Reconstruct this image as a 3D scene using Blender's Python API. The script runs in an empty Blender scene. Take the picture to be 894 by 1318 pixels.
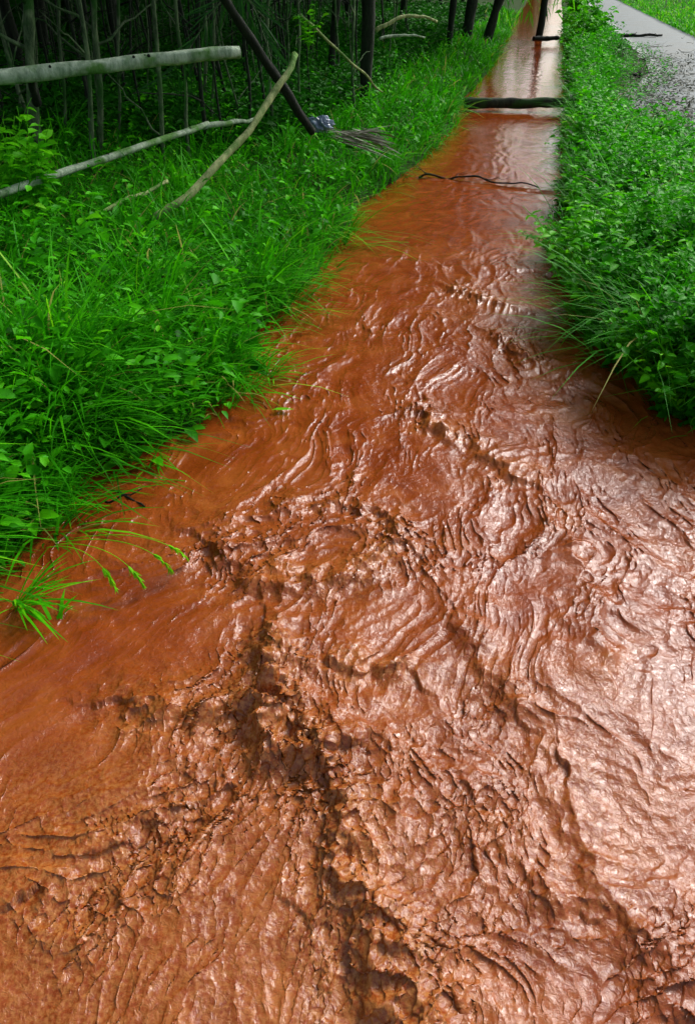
import bpy, math
import numpy as np
from mathutils import Vector

rng = np.random.default_rng(7)
S = bpy.context.scene
COL = S.collection

# ------------------------------------------------------------------ camera
H_CAM = 1.6
PITCH = math.radians(36.0)          # below the horizon
FPX = 959.0                         # focal length in pixels of the 894 x 1318 photograph
cam_d = bpy.data.cameras.new('camera')
cam_d.sensor_fit = 'VERTICAL'; cam_d.sensor_height = 24.0
cam_d.lens = 24.0 * FPX / 1318.0
cam_d.clip_start = 0.05; cam_d.clip_end = 1500
cam = bpy.data.objects.new('camera', cam_d); COL.objects.link(cam)
cam.location = (0, 0, H_CAM); cam.rotation_euler = (math.radians(90) - PITCH, 0, 0)
S.camera = cam

# ------------------------------------------------------------------ light
SUN_EL, SUN_AZ = math.radians(40), math.radians(43)      # azimuth to the right of +Y
w = bpy.data.worlds.new('World'); S.world = w; w.use_nodes = True
nt = w.node_tree; bg = nt.nodes['Background']
sky = nt.nodes.new('ShaderNodeTexSky'); sky.sky_type = 'NISHITA'; sky.sun_disc = False
sky.sun_elevation = SUN_EL; sky.sun_rotation = SUN_AZ
sky.air_density = 1.0; sky.dust_density = 4.0; sky.ozone_density = 1.0
hs = nt.nodes.new('ShaderNodeHueSaturation'); hs.inputs['Saturation'].default_value = 0.5
nt.links.new(sky.outputs[0], hs.inputs['Color']); nt.links.new(hs.outputs[0], bg.inputs['Color'])
bg.inputs['Strength'].default_value = 0.10
sd = bpy.data.lights.new('sun', 'SUN'); sd.energy = 1.4; sd.angle = math.radians(19); sd.color = (1, .97, .94)
so = bpy.data.objects.new('sun', sd); COL.objects.link(so)
sv = Vector((math.sin(SUN_AZ) * math.cos(SUN_EL), math.cos(SUN_AZ) * math.cos(SUN_EL), math.sin(SUN_EL)))
so.rotation_euler = sv.to_track_quat('Z', 'Y').to_euler(); so.location = (8, 8, 20)
S.view_settings.view_transform = 'Standard'; S.view_settings.look = 'None'
S.view_settings.exposure = 0.95; S.view_settings.gamma = 1.0
S.cycles.max_bounces = 6; S.cycles.diffuse_bounces = 3; S.cycles.transmission_bounces = 4
S.cycles.caustics_reflective = False; S.cycles.caustics_refractive = False
S.cycles.sample_clamp_indirect = 4.0; S.cycles.use_denoising = True

# ------------------------------------------------------------------ survey: photo pixel -> place
def ray(px, py):
    a = (px - 447.0) / FPX; b = (659.0 - py) / FPX
    return np.array([a, math.cos(PITCH) + b * math.sin(PITCH), -math.sin(PITCH) + b * math.cos(PITCH)])
def P(px, py, z=0.0):
    d = ray(px, py); t = (z - H_CAM) / d[2]
    return np.array([d[0] * t, d[1] * t, z])
def PY(px, py, Y):
    d = ray(px, py); t = Y / d[1]
    return np.array([d[0] * t, Y, H_CAM + d[2] * t])

# ------------------------------------------------------------------ noise
_perm = rng.permutation(256); _perm = np.concatenate([_perm, _perm])
_ga = rng.uniform(0, 2 * np.pi, 256); _gx = np.cos(_ga).astype(np.float32); _gy = np.sin(_ga).astype(np.float32)
def noise(x, y, seed=0):
    x = np.asarray(x, np.float32) + seed * 17.37; y = np.asarray(y, np.float32) + seed * 9.71
    xi = np.floor(x).astype(np.int32); yi = np.floor(y).astype(np.int32)
    xf = x - xi; yf = y - yi
    u = xf * xf * xf * (xf * (xf * 6 - 15) + 10); v = yf * yf * yf * (yf * (yf * 6 - 15) + 10)
    def g(ix, iy, fx, fy):
        h = _perm[_perm[ix & 255] + (iy & 255)]
        return _gx[h] * fx + _gy[h] * fy
    a = g(xi, yi, xf, yf); b = g(xi + 1, yi, xf - 1, yf)
    c = g(xi, yi + 1, xf, yf - 1); d = g(xi + 1, yi + 1, xf - 1, yf - 1)
    return ((a + u * (b - a)) * (1 - v) + (c + u * (d - c)) * v) * 1.5
def fbm(x, y, o=3, seed=0):
    s = 0; a = 1
    for i in range(o):
        s = s + a * noise(x * 2 ** i, y * 2 ** i, seed + i * 3); a *= .5
    return s
def ridge(x, y, seed=0):
    return 1 - 2.2 * np.abs(noise(x, y, seed))
def sstep(a, b, x):
    t = np.clip((x - a) / (b - a), 0, 1); return t * t * (3 - 2 * t)

# ------------------------------------------------------------------ bank lines
def line(pts, z=0.0):
    q = np.array([P(a, b, z) for a, b in pts]); q = q[np.argsort(q[:, 1])]
    return q[:, 1], q[:, 0]
LX = [(-700, 930), (-250, 830), (-60, 775), (0, 735), (50, 700), (85, 650), (92, 612), (180, 575), (270, 548), (290, 520), (330, 488),
      (338, 430), (372, 390), (430, 330), (455, 290), (462, 265), (500, 240), (535, 215), (588, 160), (596, 130),
      (632, 90), (650, 55), (668, 20), (680, 0)]
RX = [(721, 0), (722, 30), (722, 60), (732, 130), (728, 180), (722, 250), (716, 320), (730, 380), (762, 440), (812, 495), (850, 528),
      (905, 548), (1100, 570), (1700, 592)]
LY_, LX_ = line(LX); RY_, RX_ = line(RX)
def XL(Y):
    s = LX_[-1] + (Y - LY_[-1]) * .226
    return np.where(Y > LY_[-1], s, np.interp(Y, LY_, LX_)) 
def XR(Y):
    s = RX_[-1] + (Y - RY_[-1]) * .226
    r = np.where(Y > RY_[-1], s, np.interp(Y, RY_, RX_))
    return np.where(Y < RY_[0], RX_[0] + (RY_[0] - Y) * 40, r)
RL0 = P(752, 0, .1)                                                 # road edges run parallel to the channel
_RQ = P(800, 50, .1)
ROADX = lambda Y: _RQ[0] + (Y - _RQ[1]) * .226 - 1.0 * np.exp(-((Y - 11.3) / 3.3) ** 2)
ROADR = lambda Y: _RQ[0] + (Y - _RQ[1]) * .226 + ROADW
ROADW = 2.1
def height(x, y):
    dl = XL(y) - x; dr = x - XR(y)
    wob = .05 * noise(x * 2.1, y * 2.1, 5) + .02 * noise(x * 7, y * 7, 6)
    zl = -.30 + .36 * sstep(-.12, .12, dl + wob) + .16 * sstep(.1, .9, dl) + .12 * sstep(.8, 3.0, dl) + .4 * sstep(4, 30, dl)
    zr = -.30 + .36 * sstep(-.12, .12, dr + wob * .6) + .05 * sstep(.1, .6, dr)
    road = sstep(-.35, 0, x - ROADX(y))
    zr = zr * (1 - road) + .085 * road
    far = sstep(0.0, .5, x - ROADR(y))
    zr = np.where(dr > .3, zr + .04 * far, zr)
    z = np.maximum(zl, zr)
    rough = np.where(z > 0, .03, .0) * (1 - road)
    return z + rough * noise(x * 3, y * 3, 8)

# ------------------------------------------------------------------ materials
def mat(name, rough=.6, spec=.5):
    m = bpy.data.materials.new(name); m.use_nodes = True
    n = m.node_tree.nodes; l = m.node_tree.links
    b = n['Principled BSDF']; b.inputs['Roughness'].default_value = rough; b.inputs['Specular IOR Level'].default_value = spec
    return m, n, l, b
def ramp(n, stops):
    r = n.new('ShaderNodeValToRGB'); e = r.color_ramp.elements
    while len(e) < len(stops): e.new(.5)
    for i, (p, c) in enumerate(stops): e[i].position = p; e[i].color = (*c, 1)
    return r
def leaf_mat(name, stops, rough=.42, trans=.3, spec=.5):
    m, n, l, b = mat(name, rough, spec)
    at = n.new('ShaderNodeAttribute'); at.attribute_name = 'rnd'
    r = ramp(n, stops); l.new(at.outputs['Fac'], r.inputs[0])
    tx = n.new('ShaderNodeTexCoord'); no = n.new('ShaderNodeTexNoise'); no.inputs['Scale'].default_value = 40
    l.new(tx.outputs['Object'], no.inputs['Vector'])
    mr = n.new('ShaderNodeMapRange'); mr.inputs[3].default_value = .75; mr.inputs[4].default_value = 1.25
    l.new(no.outputs['Fac'], mr.inputs[0])
    hv = n.new('ShaderNodeHueSaturation'); l.new(r.outputs[0], hv.inputs['Color']); l.new(mr.outputs[0], hv.inputs['Value'])
    l.new(hv.outputs[0], b.inputs['Base Color'])
    tr = n.new('ShaderNodeBsdfTranslucent'); l.new(hv.outputs[0], tr.inputs['Color'])
    mx = n.new('ShaderNodeMixShader'); mx.inputs[0].default_value = trans
    l.new(b.outputs[0], mx.inputs[1]); l.new(tr.outputs[0], mx.inputs[2])
    l.new(mx.outputs[0], n['Material Output'].inputs[0])
    return m
M_grass = leaf_mat('grass_blade', [(0, (.015, .14, .002)), (.45, (.034, .33, .002)), (.8, (.095, .58, .003)), (.97, (.26, .70, .010)), (1, (.34, .36, .08))], .55, .42, .12)
M_leaf = leaf_mat('weed_leaf', [(0, (.010, .12, .002)), (.5, (.042, .36, .002)), (.85, (.11, .60, .004)), (1, (.20, .66, .015))], .52, .42, .12)
M_thick_shade = leaf_mat('thicket_leaf_shaded', [(0, (.004, .045, .002)), (.6, (.015, .15, .003)), (1, (.045, .30, .004))], .6, .25, .08)  # greens darkened to stand in for the shade inside the forest
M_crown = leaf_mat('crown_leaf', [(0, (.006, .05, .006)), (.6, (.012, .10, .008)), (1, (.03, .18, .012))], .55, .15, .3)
M_bright = leaf_mat('young_leaf', [(0, (.03, .30, .006)), (1, (.16, .66, .006))], .5, .45, .15)
M_dry = leaf_mat('dry_leaf', [(0, (.06, .07, .035)), (.6, (.13, .14, .09)), (1, (.24, .25, .19))], .7, .1)

def bark(name, c1, c2, scale=18, spots=None, rough=.8):
    m, n, l, b = mat(name, rough, .25)
    tx = n.new('ShaderNodeTexCoord'); mp = n.new('ShaderNodeMapping'); mp.inputs['Scale'].default_value = (1, 1, .35)
    l.new(tx.outputs['Object'], mp.inputs[0])
    no = n.new('ShaderNodeTexNoise'); no.inputs['Scale'].default_value = scale; no.inputs['Detail'].default_value = 8; no.inputs['Roughness'].default_value = .7
    l.new(mp.outputs[0], no.inputs['Vector'])
    r = ramp(n, [(.36, c1), (.62, c2)]); l.new(no.outputs['Fac'], r.inputs[0])
    out = r.outputs[0]
    if spots:
        n2 = n.new('ShaderNodeTexNoise'); n2.inputs['Scale'].default_value = 5; n2.inputs['Detail'].default_value = 4
        l.new(tx.outputs['Object'], n2.inputs['Vector'])
        r2 = ramp(n, [(.48, (0, 0, 0)), (.60, (1, 1, 1))]); l.new(n2.outputs['Fac'], r2.inputs[0])
        mx = n.new('ShaderNodeMix'); mx.data_type = 'RGBA'; l.new(r2.outputs[0], mx.inputs['Factor'])
        l.new(out, mx.inputs['A']); mx.inputs['B'].default_value = (*spots, 1); out = mx.outputs['Result']
    l.new(out, b.inputs['Base Color'])
    bp = n.new('ShaderNodeBump'); bp.inputs['Strength'].default_value = 1; bp.inputs['Distance'].default_value = .02
    l.new(no.outputs['Fac'], bp.inputs['Height']); l.new(bp.outputs[0], b.inputs['Normal'])
    return m
M_pale = bark('pale_mossy_bark', (.12, .20, .11), (.42, .52, .38), 14, (.08, .20, .04))
M_pale2 = bark('pale_yellow_bark', (.12, .18, .05), (.42, .48, .20), 20, (.10, .22, .04))
M_stem = bark('grey_green_stem', (.022, .048, .018), (.13, .20, .09), 22, (.02, .09, .01))
M_stemd = bark('dark_stem', (.005, .010, .005), (.018, .032, .014), 22)
M_dark = bark('dark_wet_wood', (.003, .006, .003), (.012, .020, .010), 16)
M_log = bark('dark_mossy_log', (.008, .016, .008), (.04, .05, .025), 12, (.02, .07, .01))
M_twig = bark('dry_twig', (.10, .09, .06), (.30, .28, .22), 30)

# muddy water
M_water, n, l, b = mat('muddy_water', .07, .5)
b.inputs['IOR'].default_value = 1.45
tx = n.new('ShaderNodeTexCoord')
n1 = n.new('ShaderNodeTexNoise'); n1.inputs['Scale'].default_value = 5; n1.inputs['Detail'].default_value = 7; n1.inputs['Distortion'].default_value = 1.2
l.new(tx.outputs['Object'], n1.inputs['Vector'])
r1 = ramp(n, [(.30, (.18, .029, .0038)), (.52, (.245, .047, .0070)), (.72, (.31, .078, .014))]); l.new(n1.outputs['Fac'], r1.inputs[0])
at = n.new('ShaderNodeAttribute'); at.attribute_name = 'foam'
n2 = n.new('ShaderNodeTexNoise'); n2.inputs['Scale'].default_value = 90; n2.inputs['Detail'].default_value = 5; n2.inputs['Roughness'].default_value = .7
l.new(tx.outputs['Object'], n2.inputs['Vector'])
mu = n.new('ShaderNodeMath'); mu.operation = 'MULTIPLY'; l.new(at.outputs['Fac'], mu.inputs[0])
r3 = ramp(n, [(.40, (0, 0, 0)), (.62, (1, 1, 1))]); l.new(n2.outputs['Fac'], r3.inputs[0]); l.new(r3.outputs[0], mu.inputs[1])
mx = n.new('ShaderNodeMix'); mx.data_type = 'RGBA'; l.new(mu.outputs[0], mx.inputs['Factor'])
l.new(r1.outputs[0], mx.inputs['A']); mx.inputs['B'].default_value = (.40, .155, .040, 1)
l.new(mx.outputs['Result'], b.inputs['Base Color'])
n3 = n.new('ShaderNodeTexNoise'); n3.inputs['Scale'].default_value = 55; n3.inputs['Detail'].default_value = 6; n3.inputs['Roughness'].default_value = .6; n3.inputs['Distortion'].default_value = .8
l.new(tx.outputs['Object'], n3.inputs['Vector'])
bp = n.new('ShaderNodeBump'); bp.inputs['Distance'].default_value = .006
ac = n.new('ShaderNodeAttribute'); ac.attribute_name = 'ripple'; l.new(ac.outputs['Fac'], bp.inputs['Strength'])
l.new(n3.outputs['Fac'], bp.inputs['Height']); l.new(bp.outputs[0], b.inputs['Normal'])
WATER_BUMP = bp

M_ground, n, l, b = mat('bank_soil', .95, .05)
tx = n.new('ShaderNodeTexCoord'); no = n.new('ShaderNodeTexNoise'); no.inputs['Scale'].default_value = 3; no.inputs['Detail'].default_value = 8
l.new(tx.outputs['Object'], no.inputs['Vector'])
r = ramp(n, [(.35, (.022, .035, .010)), (.55, (.015, .055, .006)), (.7, (.045, .030, .014))]); l.new(no.outputs['Fac'], r.inputs[0]); l.new(r.outputs[0], b.inputs['Base Color'])
bp = n.new('ShaderNodeBump'); bp.inputs['Distance'].default_value = .05; l.new(no.outputs['Fac'], bp.inputs['Height']); l.new(bp.outputs[0], b.inputs['Normal'])

M_road, n, l, b = mat('wet_concrete', .5, .3)
tx = n.new('ShaderNodeTexCoord'); no = n.new('ShaderNodeTexNoise'); no.inputs['Scale'].default_value = 1.6; no.inputs['Detail'].default_value = 10; no.inputs['Roughness'].default_value = .7
l.new(tx.outputs['Object'], no.inputs['Vector'])
r = ramp(n, [(.32, (.014, .034, .024)), (.5, (.045, .078, .078)), (.7, (.09, .13, .14))]); l.new(no.outputs['Fac'], r.inputs[0]); l.new(r.outputs[0], b.inputs['Base Color'])
rr = n.new('ShaderNodeMapRange'); rr.inputs[3].default_value = .42; rr.inputs[4].default_value = .7; l.new(no.outputs['Fac'], rr.inputs[0]); l.new(rr.outputs[0], b.inputs['Roughness'])
bp = n.new('ShaderNodeBump'); bp.inputs['Distance'].default_value = .02; l.new(no.outputs['Fac'], bp.inputs['Height']); l.new(bp.outputs[0], b.inputs['Normal'])

# ------------------------------------------------------------------ mesh helpers
def mesh_np(name, V, F, m, rnd=None, smooth=True, parent=None, attr='rnd'):
    me = bpy.data.meshes.new(name)
    V = np.ascontiguousarray(V, np.float32); F = np.ascontiguousarray(F, np.int32)
    k = F.shape[1]
    me.vertices.add(len(V)); me.vertices.foreach_set('co', V.ravel())
    me.loops.add(F.size); me.loops.foreach_set('vertex_index', F.ravel())
    me.polygons.add(len(F)); me.polygons.foreach_set('loop_start', np.arange(0, F.size, k, dtype=np.int32))
    me.update(calc_edges=True)
    if smooth: me.polygons.foreach_set('use_smooth', np.ones(len(F), bool))
    if rnd is not None:
        a = me.attributes.new(attr, 'FLOAT', 'POINT'); a.data.foreach_set('value', np.ascontiguousarray(rnd, np.float32))
    me.materials.append(m); me.validate()
    o = bpy.data.objects.new(name, me); COL.objects.link(o)
    if parent is not None: o.parent = parent
    return o
def tag(o, label=None, cat=None, group=None, kind=None):
    if label: o['label'] = label
    if cat: o['category'] = cat
    if group: o['group'] = group
    if kind: o['kind'] = kind
    return o
def empty(name, loc=(0, 0, 0)):
    o = bpy.data.objects.new(name, None); COL.objects.link(o); o.location = tuple(loc); o.empty_display_size = .1
    return o
def grid(X, Y, Z):
    r, c = X.shape
    V = np.stack([X, Y, Z], -1).reshape(-1, 3)
    i = np.arange(r * c).reshape(r, c)
    F = np.stack([i[:-1, :-1], i[:-1, 1:], i[1:, 1:], i[1:, :-1]], -1).reshape(-1, 4)
    return V, F

class Geo:                                                          # collects tubes / leaves for ONE mesh
    def __init__(s): s.V = []; s.F = []; s.R = []; s.n = 0
    def add(s, V, F, R=None):
        s.V.append(V); s.F.append(np.asarray(F) + s.n); s.n += len(V)
        s.R.append(np.full(len(V), .5) if R is None else R)
    def tube(s, pts, rad, sides=8, wob=0.0, seed=0, rnd=.5):
        pts = np.asarray(pts, float); nP = len(pts); rad = np.broadcast_to(np.asarray(rad, float), (nP,))
        T = np.gradient(pts, axis=0); T /= np.linalg.norm(T, axis=1)[:, None] + 1e-9
        ref = np.array([0, 0, 1.]) if abs(T[0, 2]) < .8 else np.array([1., 0, 0])
        A = np.cross(T, ref); A /= np.linalg.norm(A, axis=1)[:, None] + 1e-9; B = np.cross(T, A)
        th = np.linspace(0, 2 * np.pi, sides, endpoint=False)
        rr = rad[:, None] * (1 + wob * noise(np.arange(nP)[:, None] * .6 + seed * 3.1, th[None] * 1.2, seed))
        V = pts[:, None] + rr[..., None] * (np.cos(th)[None, :, None] * A[:, None] + np.sin(th)[None, :, None] * B[:, None])
        V = V.reshape(-1, 3); i = np.arange(nP * sides).reshape(nP, sides); j = np.roll(i, -1, 1)
        F = np.stack([i[:-1], j[:-1], j[1:], i[1:]], -1).reshape(-1, 4)
        c0 = len(V); V = np.vstack([V, pts[0], pts[-1]])
        caps = [[c0, j[0, k], i[0, k], c0] for k in range(sides)] + [[c0 + 1, i[-1, k], j[-1, k], c0 + 1] for k in range(sides)]
        # caps as quads collapsed onto their own edge midpoint
        V2 = []; C = []
        for k in range(sides):
            for (cc, a, bb) in ((c0, j[0, k], i[0, k]), (c0 + 1, i[-1, k], j[-1, k])):
                mid = len(V) + len(V2); V2.append((V[a] + V[bb]) / 2); C.append([cc, a, mid, bb])
        V = np.vstack([V, np.array(V2)]); F = np.vstack([F, np.array(C)])
        s.add(V, F, np.full(len(V), rnd))
    def build(s, name, m, parent=None):
        return mesh_np(name, np.vstack(s.V), np.vstack(s.F), m, np.concatenate(s.R), parent=parent)

def bend(a, b2, n=14, sag=0, jit=.01, seed=0, bow=(0, 0, 0)):
    t = np.linspace(0, 1, n)[:, None]; a = np.asarray(a, float); b2 = np.asarray(b2, float)
    p = a + (b2 - a) * t
    p += np.asarray(bow) * (4 * t * (1 - t)); p[:, 2] -= sag * (4 * t[:, 0] * (1 - t[:, 0]))
    for k in range(3): p[:, k] += jit * noise(t[:, 0] * 5, np.full(n, k * 7.3 + seed), 3) * 1.5
    return p

def leaves(P0, D, Nn, L, W, R, fold=.25, droop=.25):
    """oval leaves: base P0, direction D, rough normal Nn, 8 verts / 4 quads + 2 tip quads"""
    D = D / (np.linalg.norm(D, axis=1)[:, None] + 1e-9)
    Sd = np.cross(D, Nn); Sd /= np.linalg.norm(Sd, axis=1)[:, None] + 1e-9
    Nn = np.cross(Sd, D)
    L = L[:, None]; W = W[:, None]
    def pt(t, s, dz): return P0 + D * L * t + Sd * W * s + Nn * (W * abs(s) * fold * 2 - L * droop * t * t + dz)
    v = [pt(0, 0, 0), pt(.30, -.42, 0), pt(.30, 0, 0), pt(.30, .42, 0), pt(.66, -.36, 0), pt(.66, 0, 0), pt(.66, .36, 0), pt(1, 0, 0)]
    V = np.stack(v, 1).reshape(-1, 3)
    f = np.array([[0, 1, 4, 2], [0, 2, 6, 3], [1, 4, 5, 2], [2, 5, 6, 3], [4, 7, 5, 5], [5, 7, 6, 6]])
    f = np.array([[0, 2, 1], [0, 3, 2], [1, 2, 5], [1, 5, 4], [2, 3, 6], [2, 6, 5], [4, 5, 7], [5, 6, 7]])
    F = (f[None] + (np.arange(len(P0)) * 8)[:, None, None]).reshape(-1, 3)
    return V, F, np.repeat(R, 8)

def blades(P0, az, L, W, lean, droop, R, seg=5, twist=.0):
    """grass blades: arcs that rise, lean over along az and droop"""
    n = len(P0); t = np.linspace(0, 1, seg + 1)[None]
    hx = np.cos(az)[:, None]; hy = np.sin(az)[:, None]; L = L[:, None]
    out = L * (lean[:, None] * t + droop[:, None] * .75 * t ** 2)
    up = L * (np.sqrt(np.clip(1 - lean[:, None] ** 2, .05, 1)) * t - droop[:, None] * .62 * t ** 2.4)
    C = np.stack([P0[:, 0:1] + hx * out, P0[:, 1:2] + hy * out, P0[:, 2:3] + up], -1)
    ww = W[:, None] * np.clip((.55 + 1.5 * t) * (1 - t ** 2.2), .02, 1) * .5
    fa = az + np.pi / 2 + twist
    sd = np.stack([np.cos(fa), np.sin(fa), np.zeros(n)], -1)[:, None]
    V = np.stack([C - sd * ww[..., None], C + sd * ww[..., None]], 2).reshape(-1, 3)
    i = np.arange(seg) * 2
    f = np.stack([i, i + 1, i + 3, i + 2], -1)
    F = (f[None] + (np.arange(n) * (seg + 1) * 2)[:, None, None]).reshape(-1, 4)
    return V, F, np.repeat(R, (seg + 1) * 2)

# ------------------------------------------------------------------ ground (one sheet, carved by the channel)
def axis(a, b2, s0, k):
    out = [a]; 
    while out[-1] < b2: out.append(out[-1] + s0 + k * max(0, out[-1]))
    return np.array(out)
ys = np.concatenate([[-600, -200, -60, -20, -8], axis(-4, 700, .06, .022)])
tc = np.linspace(-1, 1, 421); tc = 1.6 * tc * (.35 + .65 * tc ** 2)
tc = np.concatenate([[-60, -15, -5, -2.6], tc, [2.6, 5, 15, 60]])
Yg = ys[:, None] * np.ones_like(tc)[None]; Xg = tc[None] * (np.abs(ys)[:, None] * 1.0 + 4.0) + .226 * np.clip(ys, 0, None)[:, None] * np.exp(-tc[None] ** 2)
Zg = height(Xg, Yg)
V, F = grid(Xg, Yg, Zg)
tag(mesh_np('ground', V, F, M_ground), 'muddy green ground of both banks and the forest floor', kind='structure')

# road beside the channel
yr = axis(3.2, 400, .25, .03); u = np.linspace(0, 1, 9)
Yr = yr[:, None] * np.ones(9)[None]; edge = .06 * noise(Yr * 1.3, Yr * 0, 2)
Xr = ROADX(Yr) * (1 - u[None]) + u[None] * ROADR(Yr) + edge + .12 * noise(Yr * .9, Yr * 0 + 4, 4) * (1 - u[None])
Vt, Ft = grid(Xr, Yr, np.full_like(Xr, .10) + .012 * (1 - (2 * u[None] - 1) ** 2))
r_, c_ = Xr.shape
base = len(Vt); Vb = Vt.copy(); Vb[:, 2] = -.05; i = np.arange(r_ * c_).reshape(r_, c_)
sides = [np.stack([i[:-1, k], i[1:, k], i[1:, k] + base, i[:-1, k] + base], -1)[:, ::(1 if k else -1)] for k in (0, c_ - 1)]
endf = np.stack([i[0, :-1], i[0, :-1] + base, i[0, 1:] + base, i[0, 1:]], -1)
tag(mesh_np('road', np.vstack([Vt, Vb]), np.vstack([Ft] + sides + [endf]), M_road, smooth=False), 'narrow wet grey concrete road beside the channel', kind='structure')

# ------------------------------------------------------------------ water
ys = np.concatenate([np.arange(-3, .1, .06), axis(.12, 70, .0032, .0027)])
tc = np.concatenate([np.linspace(-3, -.78, 60)[:-1], np.linspace(-.78, .78, 920), np.linspace(.78, 3, 60)[1:]])
Yw = (ys[:, None] * np.ones_like(tc)[None]).astype(np.float32)
Xw = (tc[None] * (np.clip(ys, 0, None)[:, None] * .81 + .95) * .78).astype(np.float32)
def guide(pts):
    q = np.array([P(a, b2) for a, b2 in pts]); q = q[np.argsort(q[:, 1])]
    yy = np.linspace(-3, 70, 2400); xx = np.interp(yy, q[:, 1], q[:, 0])
    lo = yy < q[0, 1]; xx[lo] = q[0, 0] + (yy[lo] - q[0, 1]) * (q[1, 0] - q[0, 0]) / (q[1, 1] - q[0, 1])
    hi = yy > q[-1, 1]; xx[hi] = q[-1, 0] + (yy[hi] - q[-1, 1]) * .226
    kk = np.ones(15) / 15; xp = np.pad(xx, 7, mode='edge'); return yy, np.convolve(xp, kk, 'valid')
gly, glx = guide([(600, 130), (540, 215), (455, 300), (350, 440), (200, 600), (-60, 800), (-420, 1080), (-600, 1250)])
gry, grx = guide([(722, 130), (705, 250), (705, 330), (790, 480), (930, 640), (1060, 800), (1200, 1000), (1320, 1250)])
GL = np.interp(Yw, gly, glx); GR = np.interp(Yw, gry, grx)
u = (Xw - GL) / (GR - GL)
U = (u * 2.0).astype(np.float32); Vv = (Yw * 1.0).astype(np.float32)
# the flow eddies: warp the stream coordinates
q1 = fbm(U * 1.6, Vv * 1.1, 3, 11); q2 = fbm(U * 1.6 + 5, Vv * 1.1 + 3, 3, 23)
Ua = U + .13 * q1; Va = Vv + .22 * q2
q3 = noise(Ua * 6, Va * 3.2, 31); q4 = noise(Ua * 6, Va * 3.2, 37)
Ub = Ua + .034 * q3; Vb_ = Va + .075 * q4
d_up = sstep(4.2, 6.5, Yw)                     # calm upstream
leftcalm = 1 - sstep(.05, .32, u + .06 * q1)
turb = np.clip(1 - d_up * .88, 0, 1) * (1 - .15 * leftcalm)
def poly_d(pts):
    q = np.array([P(a, b2)[:2] for a, b2 in pts])
    wx = Xw + .035 * noise(Xw * 9, Yw * 9, 41) + .012 * noise(Xw * 30, Yw * 30, 43)
    wy = Yw + .035 * noise(Xw * 9, Yw * 9, 47) + .012 * noise(Xw * 30, Yw * 30, 53)
    best = np.full(Xw.shape, 9., np.float32); sgn = np.zeros_like(best)
    for a, c in zip(q[:-1], q[1:]):
        ab = c - a; L2 = ab @ ab
        t = np.clip(((wx - a[0]) * ab[0] + (wy - a[1]) * ab[1]) / L2, 0, 1)
        dx = wx - a[0] - t * ab[0]; dy = wy - a[1] - t * ab[1]; d = np.sqrt(dx * dx + dy * dy)
        s = np.sign(ab[0] * dy - ab[1] * dx); m_ = d < best
        best = np.where(m_, d, best); sgn = np.where(m_, s, sgn)
    return best, sgn
CREST = [  # polyline, height, gentle width, steep width, side (+1 = steep to the left of the line's direction)
    ([(285, 712), (330, 742), (400, 752), (450, 742), (500, 706)], .040, .16, .035, -1),
    ([(300, 668), (370, 652), (440, 640), (500, 655), (528, 700)], .018, .08, .03, -1),
    ([(345, 825), (352, 870), (332, 925), (352, 972), (405, 968)], .075, .10, .035, -1),
    ([(405, 968), (445, 1030), (432, 1100), (468, 1180), (490, 1260), (530, 1330), (560, 1420)], .050, .10, .03, -1),
    ([(430, 850), (470, 845), (515, 862)], .035, .07, .03, -1),
    ([(170, 905), (235, 915), (320, 898)], .035, .10, .03, -1),
    ([(545, 520), (556, 548), (600, 568), (665, 612)], .035, .10, .03, -1),
    ([(60, 1130), (130, 1092), (180, 1065), (235, 1038)], .035, .12, .03, -1),
    ([(588, 372), (610, 380), (650, 392)], .035, .10, .04, -1),
    ([(640, 432), (665, 450), (690, 470)], .03, .1, .03, -1),
    ([(700, 640), (735, 700), (775, 790), (780, 850)], .022, .10, .03, 1),
    ([(590, 790), (625, 850), (660, 900)], .028, .10, .03, -1),
    ([(735, 1010), (755, 1090), (800, 1180), (880, 1270)], .028, .12, .03, -1),
    ([(630, 1050), (670, 1120), (720, 1150)], .020, .1, .03, -1),
    ([(490, 220), (600, 233), (780, 252)], .022, .10, .04, -1),
    ([(470, 330), (560, 338), (650, 345)], .018, .2, .06, -1),
    ([(560, 1330), (500, 1250), (430, 1200)], .02, .1, .04, 1),
]
Zc = np.zeros_like(Xw); Zw = np.zeros_like(Xw); act = np.zeros_like(Xw)
for pts, A, wg, ws, side in CREST:
    d, s = poly_d(pts)
    steep = (s == side)
    prof = np.where(steep, np.exp(-(d / ws) ** 1.3), np.exp(-(d / wg) ** 1.2))
    dip = np.where(steep, -.30 * np.exp(-((d - ws * 2.2) / (ws * 1.6)) ** 2), 0)
    near = np.exp(-(d / (wg * 1.3)) ** 2)
    wg = wg * .60; Zc += .58 * A * (prof + .7 * dip) * (1 + .5 * noise(Xw * 14, Yw * 14, 61)); act = np.maximum(act, near * min(1, A / .045))
def splash(pts, w_, k):
    d, s_ = poly_d(pts); return k * np.exp(-(d / w_) ** 2)
spl = np.maximum.reduce([splash([(350, 835), (345, 880), (345, 925), (375, 945)], .085, 1.3), splash([(380, 860), (440, 855), (500, 860)], .05, .8),
    splash([(440, 1040), (445, 1100), (478, 1180), (500, 1250), (530, 1330)], .05, .9), splash([(190, 920), (250, 930), (310, 915)], .07, .6),
    splash([(380, 735), (450, 745), (500, 700)], .05, .6), splash([(410, 650), (480, 650), (525, 690)], .05, .5), splash([(550, 540), (600, 568)], .045, .5), splash([(590, 372), (625, 382)], .07, .5)])
spl = spl * (.6 + .8 * np.clip(noise(Xw * 7, Yw * 7, 121) + .4, 0, 1))
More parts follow.
